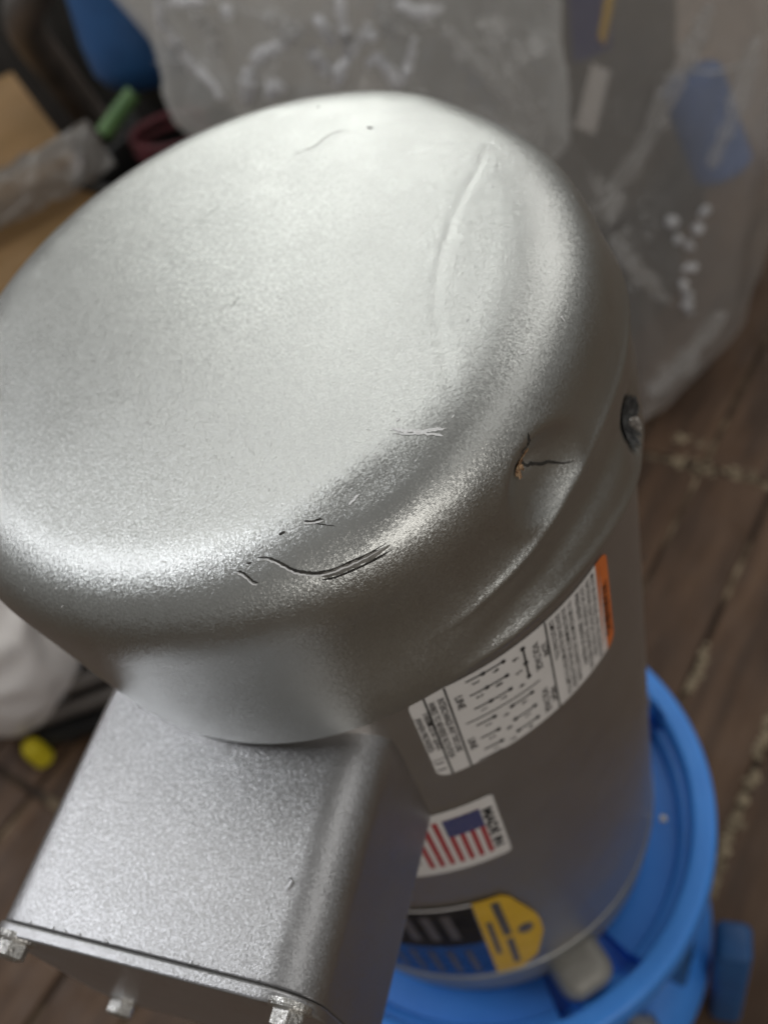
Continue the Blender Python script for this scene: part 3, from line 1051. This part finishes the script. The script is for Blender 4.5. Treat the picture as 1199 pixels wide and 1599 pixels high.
zb = -5.47
b0 = [(1.35, 5.25, zb), (2.35, 6.35, zb), (3.25, 8.6, zb), (2.9, 10.6, zb), (0.6, 11.2, zb), (-1.6, 10.2, zb), (-2.0, 8.0, zb), (-0.9, 6.2, zb), (0.3, 5.3, zb)]
b1 = [(1.40, 5.45, -3.9), (2.45, 6.25, -3.9), (3.15, 8.3, -3.9), (2.8, 10.2, -3.9), (0.6, 10.8, -3.9), (-1.9, 10.0, -3.9), (-2.3, 7.9, -3.9), (-1.3, 6.2, -3.9), (0.2, 5.5, -3.9)]
b2 = [(1.35, 5.9, -2.2), (2.5, 6.3, -2.2), (3.1, 8.0, -2.2), (2.6, 9.6, -2.2), (0.6, 10.2, -2.2), (-2.2, 9.6, -2.2), (-2.75, 7.7, -2.2), (-1.9, 6.3, -2.2), (0.0, 5.8, -2.2)]
b3 = [(1.3, 6.1, -0.8), (2.4, 6.4, -0.8), (2.9, 7.9, -0.8), (2.4, 9.2, -0.8), (0.6, 9.8, -0.8), (-2.3, 9.2, -0.8), (-3.2, 7.8, -0.8), (-2.4, 6.4, -0.8), (-0.2, 6.0, -0.8)]
b4 = [(1.1, 6.4, 0.6), (2.0, 6.8, 0.6), (2.4, 7.9, 0.6), (2.0, 8.8, 0.6), (0.6, 9.3, 0.6), (-2.0, 8.8, 0.6), (-3.2, 7.8, 0.6), (-2.5, 6.7, 0.6), (-0.2, 6.3, 0.6)]
b5 = [(0.6 + (x - 0.6) * 0.3, 7.8 + (y - 7.8) * 0.3, 1.2) for (x, y, z) in b4]
bagv, bagf = film_loft([b0, b1, b2, b3, b4, b5], 270, 190, [(2.2, 0.40), (0.8, 0.10)], 5)
bag = obj("plastic_bag", bagv, bagf, M_FILM)
tag(bag, "big crumpled clear plastic bag pulled over the grey motor behind", "plastic bag")
# gathered film in front of the wrapped motor, left
g0 = [(-2.3, 6.15, -2.6), (-0.6, 5.3, -2.7), (0.55, 5.5, -2.5), (0.6, 6.0, -2.4), (-1.0, 6.3, -2.4), (-2.2, 6.6, -2.4)]
g1 = [(-2.7, 6.2, -1.5), (-0.9, 5.2, -1.6), (0.55, 5.4, -1.5), (0.6, 6.0, -1.4), (-1.1, 6.2, -1.4), (-2.5, 6.7, -1.4)]
g2 = [(-2.9, 6.3, -0.4), (-1.0, 5.4, -0.5), (0.5, 5.6, -0.5), (0.5, 6.1, -0.4), (-1.1, 6.3, -0.3), (-2.6, 6.8, -0.3)]
g3 = [(-2.7, 6.5, 0.4), (-1.0, 5.8, 0.4), (0.4, 5.9, 0.3), (0.4, 6.2, 0.4), (-1.1, 6.5, 0.5), (-2.5, 6.9, 0.5)]
gv, gf = film_loft([g0, g1, g2, g3], 240, 130, [(0.9, 0.45), (0.35, 0.14)], 21)
gather = tag(obj("plastic_film", gv, gf, M_FILM2), "bright crinkled gather of clear plastic film left of the wrapped motor", "plastic film")



def folds(V, nv, count, seed, steps, rad, keep):
    """thin pinched folds that run over a film: short bent ridges of doubled film"""
    r = np.random.default_rng(seed)
    nu = len(V) // nv
    G = V.reshape(nu, nv, 3)
    cen = G.mean((0, 1))
    parts = []
    tries = 0
    while len(parts) < count and tries < count * 60:
        tries += 1
        u, v = r.uniform(0, nu), r.uniform(0.05 * nv, 0.95 * nv)
        an = r.uniform(0, 6.28)
        path = []
        for _ in range(int(r.integers(4, steps))):
            p = G[int(u) % nu, int(np.clip(v, 0, nv - 1))]
            o = p - cen
            o[2] = 0
            path.append(p + o / (np.linalg.norm(o) + 1e-9) * 0.035)
            st_ = r.uniform(3.0, 6.0)
            u += st_ * math.cos(an)
            v += st_ * math.sin(an)
            an += r.normal(0, 0.22)
            if not (0 <= v < nv):
                break
        if len(path) < 3 or not keep(path[0]):
            continue
        k = len(path)
        tp = [0.35 + 0.65 * math.sin(math.pi * (i + 0.5) / k) for i in range(k)]
        parts.append(tube(path, r.uniform(0.5, 1.0) * rad, 6, True, tp))
    return join(parts)


obj("folds", *folds(gv, 130, 36, 31, 7, 0.022, lambda p: p[1] < 6.3), M_FOLDF, gather, kind='stuff')
obj("folds", *folds(bagv, 190, 8, 35, 9, 0.018, lambda p: p[1] < 8.0 and p[0] > -2.5), M_FOLDF, bag, kind='stuff')
GLINTS = [  # bright folds of the gather, their highlights put into the colour
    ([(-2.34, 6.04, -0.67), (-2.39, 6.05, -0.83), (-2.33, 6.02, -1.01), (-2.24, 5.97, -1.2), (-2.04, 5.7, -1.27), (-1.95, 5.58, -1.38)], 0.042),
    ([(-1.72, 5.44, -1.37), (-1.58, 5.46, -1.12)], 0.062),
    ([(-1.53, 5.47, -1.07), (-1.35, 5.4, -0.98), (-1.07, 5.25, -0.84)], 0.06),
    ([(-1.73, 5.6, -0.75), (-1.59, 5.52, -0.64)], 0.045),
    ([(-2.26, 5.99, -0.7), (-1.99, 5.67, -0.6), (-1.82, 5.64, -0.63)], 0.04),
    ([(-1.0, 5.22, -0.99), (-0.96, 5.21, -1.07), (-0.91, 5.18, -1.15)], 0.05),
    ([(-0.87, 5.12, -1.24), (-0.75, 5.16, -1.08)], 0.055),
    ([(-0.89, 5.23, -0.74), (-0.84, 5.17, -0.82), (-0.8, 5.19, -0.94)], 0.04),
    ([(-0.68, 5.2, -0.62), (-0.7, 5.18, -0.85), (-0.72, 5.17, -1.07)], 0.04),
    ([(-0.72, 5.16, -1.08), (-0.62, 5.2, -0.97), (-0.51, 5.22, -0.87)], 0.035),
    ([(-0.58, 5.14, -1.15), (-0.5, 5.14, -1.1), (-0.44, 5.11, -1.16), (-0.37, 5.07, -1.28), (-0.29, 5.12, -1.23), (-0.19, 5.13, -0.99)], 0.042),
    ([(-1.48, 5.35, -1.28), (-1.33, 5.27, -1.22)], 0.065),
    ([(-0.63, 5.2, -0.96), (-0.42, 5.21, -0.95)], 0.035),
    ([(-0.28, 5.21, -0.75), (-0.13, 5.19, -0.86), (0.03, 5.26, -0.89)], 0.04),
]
FAINT = [
    ([(-1.95, 5.62, -0.67), (-1.84, 5.58, -0.83), (-1.84, 5.52, -1.01)], 0.07),
    ([(-1.29, 5.4, -0.71), (-1.18, 5.27, -0.77), (-1.04, 5.25, -0.82)], 0.08),
    ([(-0.37, 5.22, -0.77), (-0.35, 5.2, -0.91), (-0.22, 5.15, -0.96)], 0.07),
    ([(0.02, 5.21, -0.99), (0.13, 5.19, -1.17), (0.29, 5.2, -1.39), (0.45, 5.25, -1.73)], 0.055),
    ([(0.3, 5.37, -1.17), (0.43, 5.32, -1.47), (0.61, 5.36, -1.93)], 0.05),
]
FAINT_BAG = [
    ([(2.06, 6.15, -1.67), (1.9, 6.08, -1.98), (1.68, 6.02, -2.36), (1.38, 5.84, -2.81), (1.04, 5.65, -3.09)], 0.085),
    ([(2.45, 6.16, -2.02), (2.3, 6.06, -2.5), (2.08, 5.91, -2.99)], 0.07),
    ([(1.41, 5.24, -5.08), (1.65, 5.38, -4.98), (1.93, 5.63, -4.9), (2.24, 5.91, -4.72)], 0.1),
    ([(1.16, 5.58, -3.34), (1.35, 5.48, -3.66), (1.64, 5.52, -4.13)], 0.07),
]
GLINTS_BAG = [  # cluster of glints on the bag, built as white knots
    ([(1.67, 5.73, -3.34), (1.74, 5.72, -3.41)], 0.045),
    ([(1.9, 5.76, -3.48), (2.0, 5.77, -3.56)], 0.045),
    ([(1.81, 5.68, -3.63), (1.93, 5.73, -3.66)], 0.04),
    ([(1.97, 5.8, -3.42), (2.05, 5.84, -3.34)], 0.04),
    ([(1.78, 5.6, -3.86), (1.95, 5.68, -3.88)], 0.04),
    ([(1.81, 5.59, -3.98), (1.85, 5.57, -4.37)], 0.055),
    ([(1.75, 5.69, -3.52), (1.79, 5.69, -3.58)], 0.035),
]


def crumpled(lst, seed, wob):
    """knobbly film ridges: faint folds, and highlights built as near-opaque white folds"""
    r = np.random.default_rng(seed)
    parts = []
    for pts, rad in lst:
        if len(pts) == 2 and rad < 0.05:          # short glints: little knots
            m_ = (np.array(pts[0]) + np.array(pts[1])) / 2
            pts = [m_ + (np.array(q) - m_) * 0.6 for q in pts]
        P = smooth_path(pts, 7)
        k = len(P)
        P = [p + r.normal(0, wob * rad, 3) for p in P]
        tp = [1.25 * (0.45 + 0.55 * math.sin(math.pi * (i + 0.6) / (k + .2))) * r.uniform(0.6, 1.2) for i in range(k)]
        parts.append(tube(P, rad, 9, True, tp))
    return join(parts)


obj("folds", *crumpled(GLINTS, 2, 0.22), M_GLINT, gather, kind='stuff')
obj("folds", *crumpled(FAINT, 3, 0.2), M_FOLDF, gather, kind='stuff')
obj("folds", *crumpled(FAINT_BAG, 4, 0.15), M_FOLDF, bag, kind='stuff')
obj("folds", *crumpled(GLINTS_BAG, 5, 0.25), M_GLINT, bag, kind='stuff')

# ------------------------------------------------------------------ left background
bp2 = thing("blue_pump", "blue pump casing with a bolt standing behind, left of the plastic bag", "pump", (-3.7, 8.4, -Z0))
ptop, pbot = Vector((-3.64, 8.75, -0.55)), Vector((-3.66, 8.10, -2.22))
ax = (ptop - pbot).normalized()
pl_ = (ptop - pbot).length
v, f = revolve([(0.001, pl_), (0.56, pl_), (0.58, pl_ - .2), (0.57, 0.5), (0.52, 0.2), (0.40, 0.05), (0.2, -0.04), (0.001, -0.05)], 72, center=tuple(pbot), axis=tuple(ax))
pc = obj("pump_casing", v, f, M_BLUE2, bp2)
v, f = revolve([(0.001, 0.06), (0.06, 0.06), (0.08, 0.0), (0.08, -0.2)], 6, center=(-3.70, 7.98, -1.38), axis=(0.3, -0.8, 0.45))
obj("casing_bolt", v, f, M_PIPE, pc, smooth=False)
v, f = bevel_box((0.7, 0.7, 3.35), (-3.75, 8.75, -3.80), 0.08, 3)
obj("pedestal", v, f, M_DGREY, bp2)

crate = thing("black_tray", "black open tray of wires below the blue pump casing, beside the cardboard box", "tray", (-3.1, 8.2, -Z0))
RT3 = Matrix.Rotation(math.radians(-33), 3, 'Z')
TC = Vector((-3.0, 7.35, 0))
v, f = bevel_box((1.9, 2.2, 0.10), (TC.x, TC.y, -2.95), 0.03, 2, RT3)
obj("tray_bottom", v, f, M_BLACK, crate)
for dx, dy, sx, sy in ((0, -1.1, 1.9, 0.10), (0, 1.1, 1.9, 0.10), (-0.95, 0, 0.10, 2.1), (0.95, 0, 0.10, 2.1)):
    o = RT3 @ Vector((dx, dy, 0))
    v, f = bevel_box((sx, sy, 0.45), (TC.x + o.x, TC.y + o.y, -2.74), 0.03, 2, RT3)
    obj("tray_side", v, f, M_BLACK, crate)
v, f = bevel_box((1.5, 1.6, 2.48), (TC.x, TC.y, -4.25), 0.08, 2, RT3)
obj("tray_stand", v, f, M_DGREY, crate)
v, f = tube(smooth_path([(-3.50, 7.36, -1.95), (-3.62, 7.28, -2.02), (-3.90, 7.12, -2.20)], 6), 0.088, 14)
tag(obj("sleeve", v, f, M_GREEN), "short green sleeve lying above the black tray below the blue casing", "tube")
v, f = tube(smooth_path([(-3.30 + 0.42 * math.cos(t), 7.35 + 0.30 * math.sin(t), -2.35 - 0.02 * t) for t in np.linspace(0, 12, 26)], 4), 0.045, 8)
tag(obj("wire", v, f, M_REDW), "dull red wire coiled in the black tray beside the green sleeve", "wire")

# cardboard carton with a film strip across it
EC = Vector((-0.55, 0.83, 0)).normalized()
FC = Vector((-0.83, -0.55, 0)).normalized()
CT = -2.6
c0 = Vector((-4.08, 6.83, 0)) - EC * 1.5
carton = thing("cardboard_box", "brown cardboard box with closed flaps at the left edge behind the motor", "cardboard box", (-6.5, 8.0, -Z0))
Rc = Matrix((EC, FC, Vector((0, 0, 1)))).transposed()


def cbox(a0, a1, b0_, b1_, z0, z1, bev=0.02):
    c = c0 + EC * ((a0 + a1) / 2) + FC * ((b0_ + b1_) / 2)
    return bevel_box((a1 - a0, b1_ - b0_, z1 - z0), (c.x, c.y, (z0 + z1) / 2), bev, 2, Rc)


obj("side_panel", *cbox(0, 5.6, 0.0, 0.08, -5.49, CT - .08), M_CARD, carton)
obj("side_panel", *cbox(0, 5.6, 4.12, 4.2, -5.49, CT - .08), M_CARD, carton)
obj("side_panel", *cbox(0, 0.08, 0.08, 4.12, -5.49, CT - .08), M_CARD, carton)
obj("side_panel", *cbox(5.52, 5.6, 0.08, 4.12, -5.49, CT - .08), M_CARD, carton)
obj("top_flap", *cbox(0.0, 5.6, 0.0, 2.07, CT - .075, CT), M_CARD, carton)
obj("top_flap", *cbox(0.0, 5.6, 2.13, 4.2, CT - .075, CT - .01), M_CARD, carton)
# strip of grey film
rp = []
nx, ny = 80, 50
for i in range(nx):
    for j in range(ny):
        a, b = i / (nx - 1), j / (ny - 1)
        cpos = c0 + FC * (-0.25 + 4.2 * a) + EC * (1.35 + 1.0 * b - 0.35 * a)
        hgt = 0.03 + 0.30 * math.sin(math.pi * b) ** 0.7
        rp.append((cpos.x, cpos.y, CT + 0.03 + hgt))
rp = np.array(rp)
w_ = worley(rp, 0.55, 3)
rp[:, 2] += 0.22 * (0.6 - np.clip(w_, 0, .6))
tag(obj("film_strip", rp, grid_faces(nx, ny), M_RAG), "crumpled grey film strip lying across the brown cardboard box", "plastic film")

# grey hose and dark machine in the far left corner
mc = thing("dark_machine", "dark grey machine housing in the far left corner behind the cardboard box", "machine", (-6.5, 12.5, -Z0))
v, f = bevel_box((4.5, 2.6, 4.0), (-7.2, 13.4, -3.5), 0.25, 4, Matrix.Rotation(math.radians(-30), 3, 'Z'))
obj("housing", v, f, M_DGREY, mc)
v, f = bevel_box((2.2, 1.5, 1.6), (-5.3, 10.6, -4.6), 0.15, 3, Matrix.Rotation(math.radians(-30), 3, 'Z'))
obj("foot", v, f, M_BLACK, mc)
hp = smooth_path([(-5.6, 10.6, -4.2), (-5.55, 9.9, -2.6), (-5.35, 9.3, -1.75), (-4.95, 9.15, -1.35), (-4.45, 9.3, -1.0), (-3.8, 9.9, -0.5)], 8)
v, f = tube(hp, 0.23, 16)
tag(obj("hose", v, f, M_PIPE), "thick dull grey hose rising behind the cardboard box at far left", "hose")

# ------------------------------------------------------------------ lower left background
bm = bmesh.new()
bmesh.ops.create_icosphere(bm, subdivisions=5, radius=1.0)
bv_ = np.array([q.co[:] for q in bm.verts])
bm.verts.index_update()
bf_ = [tuple(q.index for q in r.verts) for r in bm.faces]
bm.free()
bv_ = bv_ * np.array([0.78, 0.80, 0.80])
wv_ = worley(bv_, 0.7, 9)
bv_ = bv_ * (1 + 0.35 * (0.3 - np.clip(wv_, 0, 0.6)))[:, None]
tag(obj("plastic_sack", bv_ + np.array([-4.95, 2.35, -4.62]), bf_, M_BAGW), "pale crumpled plastic sack lying at the left edge below the motor", "sack")
dm = thing("black_pump", "low black pump with two dull pipes on the floor left of the motor", "pump", (-3.8, 2.9, -Z0))
v, f = bevel_box((2.2, 0.7, 0.75), (-3.75, 2.80, -5.12), 0.12, 3, Matrix.Rotation(math.radians(16), 3, 'Z'))
obj("housing", v, f, M_BLACK, dm)
obj("pipe", *tube([(-4.55, 2.02, -4.98), (-2.9, 2.62, -5.1)], 0.085, 14), M_PIPE, dm)
obj("pipe", *tube([(-4.65, 1.85, -5.16), (-3.0, 2.40, -5.2)], 0.085, 14), M_PIPE, dm)
v, f = bevel_box((2.0, 0.5, 0.18), (-3.75, 2.2, -5.39), 0.05, 2, Matrix.Rotation(math.radians(16), 3, 'Z'))
obj("foot", v, f, M_BLACK, dm)
v, f = revolve([(0.001, 0.16), (0.07, 0.15), (0.10, 0.10), (0.105, 0.0), (0.105, -0.14), (0.08, -0.16)], 28, center=(-4.62, 1.62, -5.34))
tag(obj("cap", v, f, M_YCAP), "small round yellow plastic cap on the floor below the black pump", "cap")
